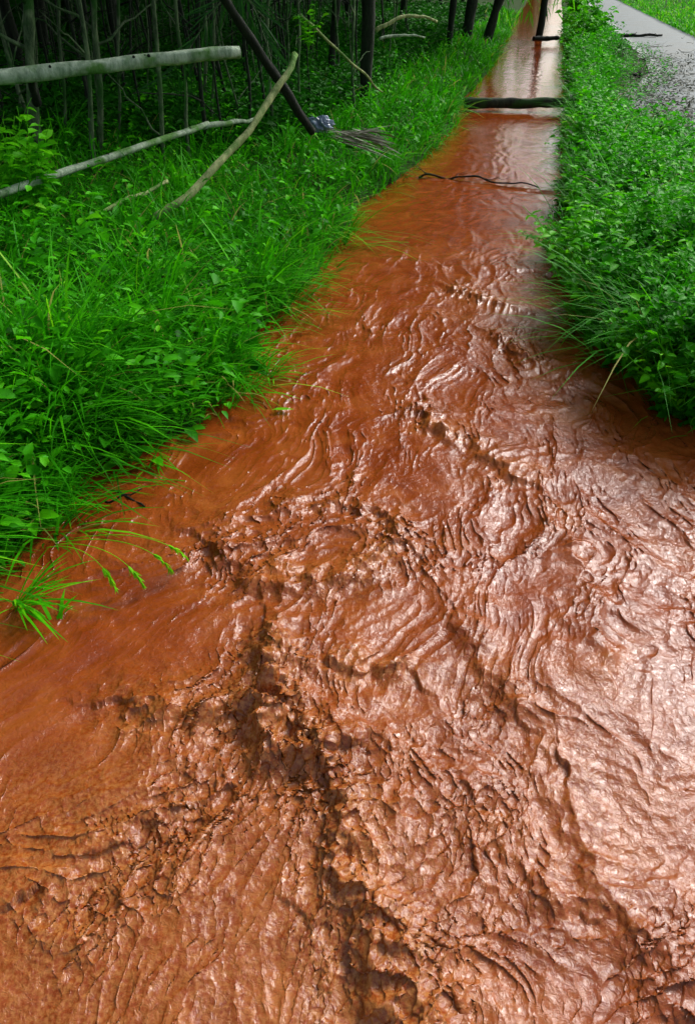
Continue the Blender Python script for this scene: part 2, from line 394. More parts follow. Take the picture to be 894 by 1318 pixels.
# boiling water low in the picture and round the standing wave
def blob(px, py, r):
    c = P(px, py); return np.exp(-(((Xw - c[0]) ** 2 + (Yw - c[1]) ** 2) / r ** 2))
boil = .55 * np.clip(blob(370, 900, .35) + .8 * blob(250, 960, .30) + .8 * blob(430, 700, .35) + .9 * blob(500, 1120, .25) + .7 * blob(150, 1250, .30) + .6 * blob(330, 1250, .3), 0, 1)
act = np.clip(act + boil * .8, 0, 1.2)
pat = sstep(-.42, .30, noise(Ua * 3.1, Va * 2.2, 131) + .3 * noise(Xw * 6, Yw * 6, 133)); pat = .22 + .85 * pat
lump = fbm(Xw * 9 + .5 * q3, Yw * 9 + .5 * q4, 3, 71)
rb = ridge(Ub * 6.5, Vb_ * 2.4, 3) ; q5 = noise(Ua * 17, Va * 13, 41); rc = ridge(Ub * 16 + .45 * q5, Vb_ * 7.5 + .3 * q3, 13); rd = ridge(Ub * 38 + .9 * q5, Vb_ * 18, 19)
bil = lambda x, y, sd_: 2.0 * np.abs(noise(x, y, sd_)) - .5
Zw += .010 * turb * fbm(Ua * 2.0, Va * 1.6, 2, 2)
Zw += .0085 * turb * rb * (.5 + .5 * pat) * (.8 + .4 * act)
Zw += .0046 * pat * turb * rc * (.8 + .5 * act)
Zw += .0026 * pat * np.clip(turb, 0, 1) * rd * (.6 + .6 * act)
Zw += .0011 * pat * np.clip(turb, 0, 1) * ridge(Ub * 92 + q1, Vb_ * 38, 29) * (.5 + .8 * act)
ax = Xw + .03 * q3 + .05 * q1; ay = Yw + .03 * q4 + .05 * q2
Zw += act * turb * (.006 * bil(Ub * 12, Vb_ * 6, 83) + .004 * lump + .0035 * bil(Ub * 28 + q4 * .3, Vb_ * 17 + q3 * .3, 89) + .0014 * bil(ax * 60, ay * 60, 97))
Zw += leftcalm * (1 - d_up) * (.0030 * ridge(Ub * 11 + .3 * q5, Vb_ * 5, 141) + .0016 * ridge(Ub * 27 + .6 * q5, Vb_ * 11, 143))
Zw += (.0030 * noise(Ub * 9, Vb_ * 5, 101)) * d_up * (1 - .6 * sstep(7, 11, Yw)) + .0016 * ridge(Ub * 34 + q1, Vb_ * 14 + q2, 103) * (1 - .85 * d_up)
Zc += spl * (.019 * bil(ax * 11, ay * 11, 111) + .010 * noise(ax * 24, ay * 24, 113) + .0045 * bil(ax * 48, ay * 48, 117))
Zw -= .02
# sharpen the crests: pull vertices towards them
gy = np.gradient(Zw, axis=0) / np.maximum(np.gradient(Yw, axis=0), 1e-4); gx = np.gradient(Zw, axis=1) / np.maximum(np.gradient(Xw, axis=1), 1e-4)
gx = np.clip(gx, -.9, .9); gy = np.clip(gy, -.9, .9)
chop = .016 * np.clip(turb, .1, 1)
V, F = grid(Xw + chop * gx, Yw + chop * gy, Zw + Zc)
foam = np.clip(.5 * spl + .4 * act + .55 * (1 - sstep(.5, 1.5, Yw)) * (1 - sstep(.0, .7, Xw)) + .25 * turb * sstep(-.2, .7, q2) , 0, 1)
tag(mesh_np('water', V, F, M_water, foam.ravel(), attr='foam'), 'rushing red brown muddy flood water', kind='structure')
wa = bpy.data.objects['water'].data.attributes.new('ripple', 'FLOAT', 'POINT')
wa.data.foreach_set('value', (.60 * (1 - .75 * sstep(4.5, 8, Yw)) * (1 - .1 * leftcalm)).ravel().astype(np.float32))
del V, F, Zw, gx, gy

# ------------------------------------------------------------------ vegetation, sampled denser near the viewer
def sample_bank(n, fx, ymin, ymax, gamma=1.6):
    """random y with density falling with distance, x from fx(y, u)"""
    k = 1 - gamma; uu = rng.random(n)
    y = (ymin ** k + uu * (ymax ** k - ymin ** k)) ** (1 / k)
    return fx(y, rng.random(n)), y
def tufts(n, fx, ymin, ymax, gamma, per=11, r=.035):
    x, y = sample_bank(n // per, fx, ymin, ymax, gamma)
    x = np.repeat(x, per); y = np.repeat(y, per)
    return x + rng.normal(0, r, len(x)), y + rng.normal(0, r, len(x))
def grass_mass(name, x, y, Lm, Wm, m, label, toward=None, lean=(.1, .55), droop=(.2, .9), seg=5, clumps=True, hi=1.0):
    n = len(x)
    z = height(x, y); keep = z > -.14
    x, y, z = x[keep], y[keep], z[keep]; n = len(x)
    if clumps: cl = fbm(x * 1.7, y * 1.7, 3, 201)
    else: cl = np.zeros(n)
    az = rng.uniform(0, 2 * np.pi, n) 
    if toward is not None:
        mixm = rng.random(n) < .30; az = np.where(mixm, toward(x, y) + rng.normal(0, .8, n), az)
    az = az + 1.2 * noise(x * 4.3, y * 4.3, 205)
    dist = np.sqrt(x * x + y * y)
    if np.ndim(Lm): Lm = Lm[keep]
    L = Lm * (1 + 1.1 * cl + .5 * noise(x * 9, y * 9, 209)).clip(.22, 2.1) * rng.uniform(.45, 1.25, n); W = Wm * rng.uniform(.5, 1.35, n) * (1 + .10 * np.clip(dist - 4, 0, 20))
    R = np.clip(.45 + .22 * noise(x * 1.1, y * 1.1, 207) + .22 * noise(x * 8, y * 8, 211) + rng.normal(0, .17, n), 0, .98) * hi
    R[rng.random(n) < .03] = 1.0
    return blades(np.stack([x, y, z - .01], -1), az, L, W, rng.uniform(*lean, n), rng.uniform(*droop, n), R, seg, rng.normal(0, .5, n))
def merge_mesh(name, parts, m, **kw):
    V = []; F = []; R = []; n = 0
    for v, f, r in parts: V.append(v); F.append(f + n); R.append(r); n += len(v)
    return mesh_np(name, np.vstack(V), np.vstack(F), m, np.concatenate(R), **kw)

FX = line([(-120, 215), (0, 190), (150, 195), (300, 185), (400, 165), (460, 130), (500, 100), (560, 62), (610, 30), (640, 10)], .35)
def XF(Y): return np.where(Y > FX[0][-1], FX[1][-1] + (Y - FX[0][-1]) * .226, np.interp(Y, FX[0], FX[1], left=-6)) 
def left_x(y, u):
    xl = XL(y); lo = np.minimum(np.maximum(-(.81 * y + .95) * .60, -9), xl - 1.2)
    lo = np.maximum(lo, np.where(y > 4.5, XF(y) - 2.0, -99)); lo = np.minimum(lo, xl - .5)
    return xl + .05 - (xl + .05 - lo) * u ** 1.15
toward_l = lambda x, y: np.full(len(x), -.25)
x, y = tufts(50000, left_x, 1.0, 40, 1.7)
hol = fbm(x * 1.6, y * 1.6, 2, 221); kk = (hol > -.18) | (rng.random(len(x)) < .22); x, y = x[kk], y[kk]
g1 = grass_mass('g', x, y, .33 - .06 * sstep(4, 7, np.sqrt(x * x + y * y)), .0092, M_grass, '', toward_l)
x, y = sample_bank(16000, left_x, 4.5, 40, 1.3)
g1b = grass_mass('g', x, y, .24, .010, M_grass, '', toward_l, clumps=False)
merge_mesh('grass', [g1, g1b], M_grass)
g = bpy.data.objects['grass']; tag(g, 'long lush green grass covering the left bank', 'grass', kind='stuff')
# overhanging fringe where the bank meets the water
x, y = tufts(9000, lambda y, u: XL(y) + .07 - .30 * u, 1.0, 30, 1.8, 14, .03)
e1 = grass_mass('g', x, y, .24, .008, M_grass, '', lambda x, y: np.full(len(x), -.35), (.45, .85), (.4, 1.1))
tag(merge_mesh('bank_edge_grass', [e1], M_grass), 'long arching grass hanging over the water along the left bank', 'grass', kind='stuff')

# small leafy weeds: stems with leaves, one mass per bank
def weeds(x, y, hgt, leafL, nl, m_hi=1.0, spread=.07, out=None):
    z = height(x, y); k = z > -.12; x, y, z = x[k], y[k], z[k]; hgt = hgt[k]; leafL = leafL[k]; n = len(x)
    az = rng.uniform(0, 2 * np.pi, n)
    if out is not None: 
        mk = rng.random(n) < .5; az = np.where(mk, out + rng.normal(0, .8, n), az)
    lean = rng.uniform(.05, .55, n)
    rep = lambda a: np.repeat(a, nl)
    t = np.tile(np.linspace(.25, 1, nl), n) + rng.normal(0, .04, n * nl)
    hx = rep(np.cos(az) * lean * hgt) * t ** 1.5; hy = rep(np.sin(az) * lean * hgt) * t ** 1.5
    C = np.stack([rep(x) + hx, rep(y) + hy, rep(z) + rep(hgt) * t * (1 - .3 * rep(lean) * t)], -1)
    la = rng.uniform(0, 2 * np.pi, n * nl); el = rng.uniform(-.25, .75, n * nl)
    D = np.stack([np.cos(la) * np.cos(el), np.sin(la) * np.cos(el), np.sin(el)], -1)
    N = np.stack([rng.normal(0, .35, n * nl), rng.normal(0, .35, n * nl), np.ones(n * nl)], -1)
    L = rep(leafL) * rng.uniform(.55, 1.3, n * nl) * (1.15 - .4 * t)
    C += D * (rng.uniform(0, spread, n * nl) * .5)[:, None]
    base = np.clip(.45 + .3 * noise(x * 1.6, y * 1.6, 301) + rng.normal(0, .1, n), 0, 1)
    R = np.clip(rep(base) + rng.normal(0, .14, n * nl) + .22 * (t - .6), 0, 1) * m_hi
    return leaves(C, D, N, L, L * rng.uniform(.45, .75, n * nl), R)
def stems(x, y, hgt): pass

def right_x(y, u):
    xr = XR(y); hi = np.maximum(np.minimum(ROADX(y) + np.where(y > 4.6, -.25, .1), (.81 * y + .95) * .62), xr + .3)
    xr = xr + .10 * (y > 3) + (.34 * noise(y * 1.3, y * 0, 77) + .12 * noise(y * 4, y * 0, 78)) * sstep(2.9, 3.4, y)
    return xr - .04 + (hi - xr + .04) * u
x, y = sample_bank(8500, right_x, 2.6, 30, 1.75)
hg = .27 * (1 + 1.1 * fbm(x * 2.6, y * 2.6, 2, 305)).clip(.3, 2.1) * rng.uniform(.6, 1.35, len(x)) * (1 + .25 * (y < 6)) * np.where(x - XR(y) < .18, .75, 1)
dist = np.sqrt(x * x + y * y)
openz = sstep(8.2, 9.4, y) * sstep(.45, .9, x - XR(y)) * (1 - sstep(17, 21, y))
hg = hg * (1 - .62 * openz)
gap = noise(x * 2.7, y * 2.7, 311) > -.28
thin = (gap | (rng.random(len(x)) < .25)) & (rng.random(len(x)) > openz * .75)
w1 = weeds(x[thin], y[thin], hg[thin], .052 * (1 + .06 * np.clip(dist[thin] - 4, 0, 20)), 11, out=math.pi)
x, y = sample_bank(1100, right_x, 2.6, 30, 1.75)
kk = rng.random(len(x)) > .85 * sstep(8.2, 9.4, y) * sstep(.45, .9, x - XR(y)); x, y = x[kk], y[kk]
w1b = weeds(x, y, .36 * (1 + .6 * fbm(x * 2.3, y * 2.3, 2, 305)).clip(.4, 2), np.full(len(x), .085) * (1 + .04 * np.clip(y - 4, 0, 20)), 8, out=math.pi)
x, y = sample_bank(1500, lambda y, u: ROADX(y) - .35 + .9 * u ** 1.8, 5.0, 22, 1.5)
w1c = weeds(x, y, rng.uniform(.05, .16, len(x)), np.full(len(x), .05), 7)
tag(merge_mesh('weeds', [w1, w1b, w1c], M_leaf), 'dense bright green leafy weeds between the channel and the road', 'weeds', kind='stuff')
x, y = tufts(15000, right_x, 2.6, 30, 1.75)
kk = rng.random(len(x)) > .8 * sstep(8.2, 9.4, y) * sstep(.45, .9, x - XR(y)); x, y = x[kk], y[kk]
g2 = grass_mass('g', x, y, .36, .0065, M_grass, '', lambda x, y: np.full(len(x), math.pi), (.1, .6), (.3, 1.0))
tag(merge_mesh('roadside_grass', [g2], M_grass), 'grass growing through the leafy weeds on the right bank', 'grass', kind='stuff')
# broad leaves in the left bank grass
x, y = sample_bank(2100, left_x, 1.4, 20, 1.6)
w2 = weeds(x, y, np.full(len(x), .33) * rng.uniform(.6, 1.4, len(x)), .068 * rng.uniform(.6, 1.4, len(x)), 6)
tag(merge_mesh('bank_weeds', [w2], M_leaf), 'scattered broad leaved weeds among the left bank grass', 'weeds', kind='stuff')
# meadow beyond the road
n = 42000; k = -.5; y = (11 ** k + rng.random(n) * (60 ** k - 11 ** k)) ** (1 / k)
x = ROADR(y) - .05 + rng.random(n) ** 1.3 * (4 + y * .35)
md = grass_mass('g', x, y, .20, .012, M_grass, '', None, (.1, .5), (.2, .8), 3, hi=1.0)
md[2][:] = np.clip(md[2] + .2, 0, .97)
tag(merge_mesh('meadow_grass', [md], M_grass), 'bright green grass field beyond the road', 'grass', kind='stuff')

# undergrowth inside the forest, its dimness put into the leaf colour
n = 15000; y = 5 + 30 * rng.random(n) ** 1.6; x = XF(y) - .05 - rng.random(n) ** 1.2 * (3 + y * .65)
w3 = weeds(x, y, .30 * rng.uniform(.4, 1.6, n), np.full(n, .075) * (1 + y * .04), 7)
tag(merge_mesh('undergrowth', [w3], M_thick_shade), 'dim leafy undergrowth on the forest floor behind the logs', 'undergrowth', kind='stuff')
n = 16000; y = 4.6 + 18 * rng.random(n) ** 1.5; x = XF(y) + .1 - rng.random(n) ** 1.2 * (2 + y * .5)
g3 = grass_mass('g', x, y, .30, .008, M_thick_shade, '', None, (.1, .7), (.3, 1.0), 4)  # grass under the trees, shade painted in by the darker green
tag(merge_mesh('forest_grass', [g3], M_thick_shade), 'dark thin grass under the trees', 'grass', kind='stuff')

# ------------------------------------------------------------------ forest
def crown_mesh(n, rx, rz, size, seed, m, flat=1.0):
    r = np.random.default_rng(seed)
    nc = 26; cc = r.normal(0, 1, (nc, 3)); cc /= np.linalg.norm(cc, axis=1)[:, None]; cc *= (r.random(nc) ** .4)[:, None]
    ci = r.integers(0, nc, n); p = cc[ci] + r.normal(0, .20, (n, 3))
    p *= np.array([rx, rx, rz])
    D = r.normal(0, 1, (n, 3)); D[:, 2] -= .5; N = r.normal(0, .6, (n, 3)); N[:, 2] += 1
    L = size * r.uniform(.6, 1.4, n)
    R = np.clip(r.normal(.5, .15, n) + .25 * r.random(nc)[ci] - .1, 0, 1)
    V, F, R = leaves(p, D, N, L, L * .5, R)
    return mesh_np('crown', V, F, m, R)
def remember(o):
    me = o.data; bpy.data.objects.remove(o); return me
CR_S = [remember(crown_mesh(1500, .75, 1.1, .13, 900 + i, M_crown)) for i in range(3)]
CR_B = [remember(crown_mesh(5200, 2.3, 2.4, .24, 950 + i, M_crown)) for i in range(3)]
def tree(name, base, top, r0, r1, m, label, cat, group=None, crown=None, cz=0, branches=3, seed=0, bow=.03, sides=8):
    rr = np.random.default_rng(seed + 5000)
    e = tag(empty(name, base), label, cat, group)
    b0 = np.zeros(3); t1 = np.asarray(top) - np.asarray(base); b0[2] -= .12
    p = bend(b0, t1, 22, 0, .035, seed, (rr.normal(0, bow), rr.normal(0, bow), 0))
    G = Geo(); G.tube(p, np.linspace(r0, r1, 22) * (1 + .12 * rr.normal(0, 1, 22).clip(-1, 1)), sides, .25, seed)
    for k in range(branches):
        j = rr.integers(2, 19); a = rr.uniform(0, 6.28); L = rr.uniform(.3, .9)
        q = p[j] + np.array([math.cos(a) * L, math.sin(a) * L, rr.uniform(.1, 1.1) * L])
        G.tube(bend(p[j], q, 7, -.03, .03, seed + k), np.linspace(r1 * .5 + .003, .002, 7), 5)
    G.build('trunk', m, e)
    if crown is not None:
        c = bpy.data.objects.new('crown', crown); COL.objects.link(c); c.parent = e
        c.location = tuple(t1 + np.array([0, 0, cz])); c.rotation_euler = (0, 0, rr.uniform(0, 6))
    return e

def base_at(px, Y):
    """ground point on the plane at ground distance Y below photo column px (column taken near the ground)"""
    for py in np.linspace(300, 0, 400):
        q = PY(px, py, Y)
        if q[2] >= height(np.array([q[0]]), np.array([q[1]]))[0]: return q
    return PY(px, 0, Y)
# stems that can be told apart: column at ground, column at the picture's top edge, distance, radii
NAMED = [
    (50, 38, 6.4, .040, .030, M_stem, 'thickest pale grey sapling trunk behind the left end of the upper log'),
    (78, 66, 7.0, .014, .010, M_stem, 'thin sapling with small round leaves just right of the thick pale trunk'),
    (128, 108, 6.2, .018, .014, M_stem, 'slender brown sapling crossing behind the upper log beside a mossy stub'),
    (131, 120, 6.9, .026, .020, M_stem, 'greenish mossy sapling close behind the slender brown one'),
    (152, 146, 7.4, .014, .010, M_stem, 'very thin straight stem right of the mossy sapling'),
    (212, 192, 6.6, .019, .014, M_stem, 'sapling whose dark lower stem ends just above the lower log'),
    (243, 225, 7.0, .015, .010, M_stem, 'thin sapling behind the middle of the upper log'),
    (262, 258, 7.4, .020, .016, M_stemd, 'dark upright stem near the right end of the upper log'),
    (275, 268, 7.8, .012, .009, M_stem, 'pale thin stem beside the dark upright one'),
    (345, 338, 8.2, .016, .012, M_stem, 'sapling standing just behind the leaning dark pole'),
    (386, 384, 9.0, .013, .010, M_stem, 'thin stem where a leafy sprig hangs above the broken branches'),
    (455, 452, 9.5, .016, .012, M_stem, 'grey stem at the grassy edge left of the black trunk'),
]
for i, (p0, p1, Y, r0, r1, m, lab) in enumerate(NAMED):
    bs = base_at(p0, Y); tp = PY(p1, 0, Y); tp = bs + (tp - bs) * (3.4 + .3 * (i % 3) - bs[2]) / max(tp[2] - bs[2], .3)
    tree('sapling', bs, tp, r0, r1, m, lab, 'sapling', 'saplings standing behind the logs', CR_S[i % 3], .5, 5, i)
THICK = [
    (474, 478, 10.5, .075, .065, 'black trunk standing alone at the forest edge left of the channel'),
    (598, 606, 21, .12, .10, 'dark thick trunk at the far forest edge, left of the leaning one'),
    (622, 640, 22, .11, .09, 'dark trunk leaning right at the far forest edge above the grass'),
    (578, 584, 19, .07, .06, 'slim dark trunk at the far forest edge left of the thick pair'),
    (425, 430, 12, .05, .04, 'dark medium trunk deep in the thicket behind the broken branches'),
]
for i, (p0, p1, Y, r0, r1, lab) in enumerate(THICK):
    bs = base_at(p0, Y); tp = PY(p1, 0, Y); tp = bs + (tp - bs) * 5.5 / max(tp[2] - bs[2], .3)
    tp[0] = bs[0] + np.clip(tp[0] - bs[0], -1.5, 1.5)
    tree('forest_tree', bs, tp, r0, r1, M_stemd, lab, 'tree', 'trees at the forest edge', CR_B[i % 3], .5, 2, 40 + i, .05, 12)
# the thicket behind: many stems alike
for i in range(150):
    Y = 6.6 + 15 * rng.random() ** 1.2; px = rng.uniform(-60, 575 - (0 if Y > 12 else 90))
    q = PY(px, 40, Y); xf = float(XF(np.array(Y)))
    if q[0] > xf - .15: q[0] = xf - .15 - rng.random() * 1.5
    z = float(height(np.array([q[0]]), np.array([Y]))[0]); bs = np.array([q[0], Y, z])
    hgt = rng.uniform(2.6, 4.2); tp = bs + np.array([rng.normal(0, .22), rng.normal(0, .25), hgt])
    r0 = rng.uniform(.006, .020)
    tree('thin_stem', bs, tp, r0, r0 * .6, M_stem if rng.random() < .45 else M_stemd, 'thin bare stem among many like it in the dark thicket', 'sapling',
         'thin stems of the thicket', CR_S[i % 3] if i % 2 else None, .3, 4, 100 + i)
# taller trees of the forest whose crowns shade it
for i in range(34):
    Y = -1 + 76 * (i / 33.) ** 1.25 + rng.normal(0, .8); xf = float(XF(np.array(max(Y, 5)))) if Y > 5 else -4.2
    x = xf - (1.2 if not 3 < Y < 17 else 3.0) - rng.random() * (2.2 + .12 * max(Y, 0)); bs = np.array([x, Y, float(height(np.array([x]), np.array([Y]))[0])])
    tree('forest_tree', bs, bs + np.array([rng.normal(0, .4), rng.normal(0, .4), rng.uniform(4.6, 6.2)]), .09, .05, M_stemd,
         'tall leafy tree deep in the dark forest left of the channel', 'tree', 'tall trees of the forest', CR_B[i % 3], .3, 2, 400 + i, .06, 10)
# far-off wood that closes the view; its end belt is added for reflections
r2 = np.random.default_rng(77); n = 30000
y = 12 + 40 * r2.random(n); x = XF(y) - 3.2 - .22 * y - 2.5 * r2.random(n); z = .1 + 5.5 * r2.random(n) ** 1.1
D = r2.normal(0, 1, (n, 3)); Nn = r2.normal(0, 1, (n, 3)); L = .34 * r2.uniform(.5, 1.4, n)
ne = 9000; xe = -42 + 60.5 * r2.random(ne); ye = 84 + 8 * r2.random(ne) - .1 * xe; ze = .1 + 9 * r2.random(ne) ** 1.2 * (.75 + .25 * noise(xe * .3, xe * 0, 3))  # end belt added so that its reflection darkens the far channel
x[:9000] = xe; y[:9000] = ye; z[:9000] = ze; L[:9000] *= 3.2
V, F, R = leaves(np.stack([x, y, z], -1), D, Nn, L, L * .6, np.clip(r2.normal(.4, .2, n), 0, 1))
tag(mesh_np('woods', V, F, M_thick_shade, R), 'dark leafy mass of woods closing the view behind the stems', 'woods', kind='stuff')

# ------------------------------------------------------------------ logs, poles, branches
def log(name, a, b2, r0, r1, m, label, cat, n=22, jit=.02, bow=(0, 0, 0), wob=.2, seed=0, sides=14, group=None, knots=0, twigs=()):
    mid = (np.asarray(a) + np.asarray(b2)) / 2
    p = bend(a, b2, n, 0, jit * (.35 if n > 10 else .6), seed, bow) - mid
    G = Geo(); rad = np.linspace(r0, r1, n)
    rr = np.random.default_rng(seed + 9)
    G.tube(p, rad * (1 + .05 * rr.normal(0, 1, n)), sides, wob, seed)
    e = empty(name, mid) if knots or twigs else None
    o = G.build('trunk' if e else name, m, e)
    if e:
        for k in range(knots):
            j = rr.integers(2, n - 2); a_ = rr.uniform(0, 6.28); d = np.array([rr.normal(0, .3), -.7, .5 + .4 * rr.random()]); d /= np.linalg.norm(d)
            K = Geo(); K.tube(np.array([p[j] + d * rad[j] * .7, p[j] + d * (rad[j] + .003), p[j] + d * (rad[j] + .012)]), np.array([.012, .010, .006]), 9)
            K.build('knot', M_dark, e)
        for (t, dv, tr) in twigs:
            j = int(t * (n - 1)); K = Geo(); K.tube(bend(p[j], p[j] + np.asarray(dv), 8, 0, .02, seed + 3), np.linspace(tr, tr * .4, 8), 6)
            K.build('branch', m, e)
        o = e
    else: o.location = tuple(mid)
    return tag(o, label, cat, group)
log('fallen_log', PY(-70, 104, 5.2), PY(309, 68, 5.9), .047, .039, M_pale, 'thick pale mossy log lying level across the thicket, uppermost and thickest of the logs', 'log', jit=.03, knots=5, seed=1)
log('fallen_log', PY(-60, 272, 4.3), PY(268, 160, 6.6), .023, .022, M_pale, 'thinner pale log sloping up to the right below the thick one', 'log', jit=.03, knots=3, seed=2)
log('dead_branch', PY(262, 162, 6.55), PY(328, 153, 7.2), .022, .014, M_pale, 'short grey branch continuing the lower log to the right', 'branch', seed=3, n=8)
log('leaning_stick', PY(198, 284, 4.75), PY(379, 68, 5.75), .024, .019, M_pale2, 'yellowish crooked stick leaning up across both logs onto the dark pole', 'stick', jit=.05, bow=(.10, 0, -.02), seed=4, n=30)
log('stick', PY(118, 278, 4.7), PY(216, 234, 5.3), .014, .011, M_pale2, 'short mossy stick half sunk in the grass below the lower log', 'stick', jit=.02, seed=5)
log('leaning_pole', PY(250, -60, 6.0), PY(402, 170, 6.7), .030, .034, M_dark, 'black wet pole leaning down to the right from the treetops', 'pole', jit=.015, seed=6)
log('bent_branch', PY(384, 18, 7.6), PY(492, 118, 8.2), .013, .008, M_pale2, 'thin pale branch slanting down to the right past the black trunk', 'branch', jit=.04, bow=(.05, 0, -.04), seed=7)
log('bent_branch', PY(484, 40, 10.2), PY(562, 28, 10.6), .024, .012, M_pale2, 'arched pale branch sticking out just right of the black trunk, upper of two', 'branch', jit=.03, bow=(0, 0, .10), seed=8)
log('bent_branch', PY(488, 50, 10.6), PY(546, 48, 10.9), .018, .009, M_pale, 'short pale branch below the arched one right of the black trunk', 'branch', jit=.03, bow=(0, 0, .03), seed=9)
log('stub', PY(48, 132, 5.6), PY(38, 86, 5.45), .030, .022, M_dark, 'dark broken stub propping the left end of the upper log', 'stump', seed=10, n=8)
log('log_across_water', P(597, 133, .07), P(735, 132, .10), .072, .064, M_log, 'dark wet log lying straight across the muddy channel', 'log', jit=.03, knots=2, seed=11, sides=18, wob=.12)
log('floating_branch', P(538, 226, .0), P(694, 243, .0), .010, .006, M_dark, 'long thin twig caught across the water upstream with ripples along it', 'branch', jit=.10, bow=(0, .03, .0), seed=12, n=34,
    twigs=[(.3, (.18, .12, .05), .005), (.6, (.2, -.1, .03), .004), (.1, (-.12, .2, .06), .005)])
log('log', P(686, 50, .12), P(718, 49, .12), .06, .05, M_dark, 'small dark log far up the channel beside the drooping tree', 'log', jit=.02, seed=13)
log('driftwood', P(150, 632, -.01), P(186, 652, -.01), .006, .003, M_dark, 'short dark twig floating by the lower left bank', 'twig', seed=14, n=8, jit=.01)
log('driftwood', P(135, 648, .0), P(182, 630, .05), .005, .002, M_dark, 'curved dark twig rising out of the water by the lower left bank', 'twig', seed=15, n=8, jit=.015)

# debris on the road's edge and across the road
for i, (a, b2, r, lab) in enumerate([
        ((782, 46), (852, 45), .05, 'dark branch lying right across the far part of the road'),
        ((798, 97), (826, 98), .04, 'short dark branch on the weedy edge of the road'),
        ((800, 155), (888, 148), .018, 'long grey stick lying along the near road edge')]):
    log('road_branch', P(*a, .14), P(*b2, .15), r, r * .5, M_dark if i < 2 else M_twig, lab, 'branch', jit=.06, seed=30 + i, twigs=[(.4, (.3, .25, .05), r * .4), (.7, (.25, -.2, .04), r * .35)])
# heap of cut twigs and dry leaves between weeds and road
G = Geo()
for i in range(300):
    px = rng.uniform(738, 880); py = rng.uniform(62, 210)
    q = P(px, py, .0); x0, y0 = q[0], q[1]; z0 = float(height(np.array([x0]), np.array([y0]))[0]) + rng.uniform(.01, .22)
    if x0 < float(XR(np.array(y0))) + .15: continue
    a = rng.uniform(0, 6.28); L = rng.uniform(.15, .6)
    G.tube(bend([x0, y0, z0], [x0 + math.cos(a) * L, y0 + math.sin(a) * L, max(.03, z0 + rng.normal(0, .07))], 6, 0, .03, i), np.linspace(.005, .002, 6) * rng.uniform(.5, 1.1), 4)
tag(G.build('brushwood', M_twig), 'grey dead twigs and brushwood strewn along the road edge', 'brushwood', kind='stuff')
n = 5200; px = rng.uniform(760, 894, n); py = rng.uniform(70, 215, n); q = np.array([P(a, b2, .12) for a, b2 in zip(px, py)])
q[:, 2] = np.maximum(height(q[:, 0], q[:, 1]), .10) + rng.random(n) ** 2 * .12
kp = q[:, 0] > XR(q[:, 1]) + .3; q = q[kp]; n = len(q)
D = rng.normal(0, 1, (n, 3)); D[:, 2] *= .3; Nn = rng.normal(0, .4, (n, 3)); Nn[:, 2] += 1
V, F, R = leaves(q, D, Nn, rng.uniform(.04, .10, n), rng.uniform(.01, .03, n), rng.random(n))
tag(mesh_np('leaf_litter', V, F, M_dry, R), 'greyish dead leaves littering the weedy road edge', 'leaf litter', kind='stuff')

# ------------------------------------------------------------------ rubbish
def rubbish(name, c, s, col, label, seed):
    r = np.random.default_rng(seed); nu, nv = 48, 30
    uu, vv = np.meshgrid(np.linspace(0, 2 * np.pi, nu), np.linspace(0.02, np.pi - .02, nv))
    x = np.cos(uu) * np.sin(vv); y = np.sin(uu) * np.sin(vv); z = np.cos(vv)
    k = 1 + .7 * noise(x * 2.2 + z, y * 2.2 - z, seed) - .5 * np.abs(noise(x * 4 + z * 2, y * 4 + z * 3, seed + 1)) + .3 * np.abs(noise(x * 9, y * 9 + z * 7, seed + 2))
    V, F = grid(x * k * s[0], y * k * s[1], z * k * s[2])
    m, n, l, b = mat('plastic', .3, .6); 
    no = n.new('ShaderNodeTexNoise'); no.inputs['Scale'].default_value = 25
    rp = ramp(n, [(.35, tuple(c_ * .55 for c_ in col)), (.6, col)]); l.new(no.outputs['Fac'], rp.inputs[0]); l.new(rp.outputs[0], b.inputs['Base Color'])
    o = mesh_np(name, V, F, m); o.location = tuple(c); o.rotation_euler = (0, .2, r.uniform(0, 3))
    return tag(o, label, 'litter')
rubbish('plastic_bag', PY(413, 163, 7.1) + np.array([0, 0, .02]), (.085, .06, .05), (.18, .26, .36), 'crumpled pale blue plastic bag at the foot of the black leaning pole', 3)
rubbish('plastic_bag', P(789, 143, .36), (.10, .08, .045), (.40, .66, .66), 'small pale turquoise plastic litter lying in the roadside weeds', 5)
# dead palm leaf beside the bag
n = 70; c = PY(425, 176, 6.7); a = rng.uniform(-.5, .6, n)
pp = c + np.stack([rng.uniform(-.05, .25, n), rng.normal(0, .08, n), rng.uniform(-.02, .06, n)], -1)
D = np.stack([np.cos(a), np.sin(a) * .6, rng.normal(-.1, .15, n)], -1); Nn = rng.normal(0, .3, (n, 3)); Nn[:, 2] += 1
V, F, R = leaves(pp, D, Nn, rng.uniform(.2, .42, n), rng.uniform(.008, .03, n), rng.random(n), .25, .1)
tag(mesh_np('dead_palm_leaf', V, F, M_dry, R), 'heap of grey dead palm leaf beside the blue plastic bag', 'dead leaf')

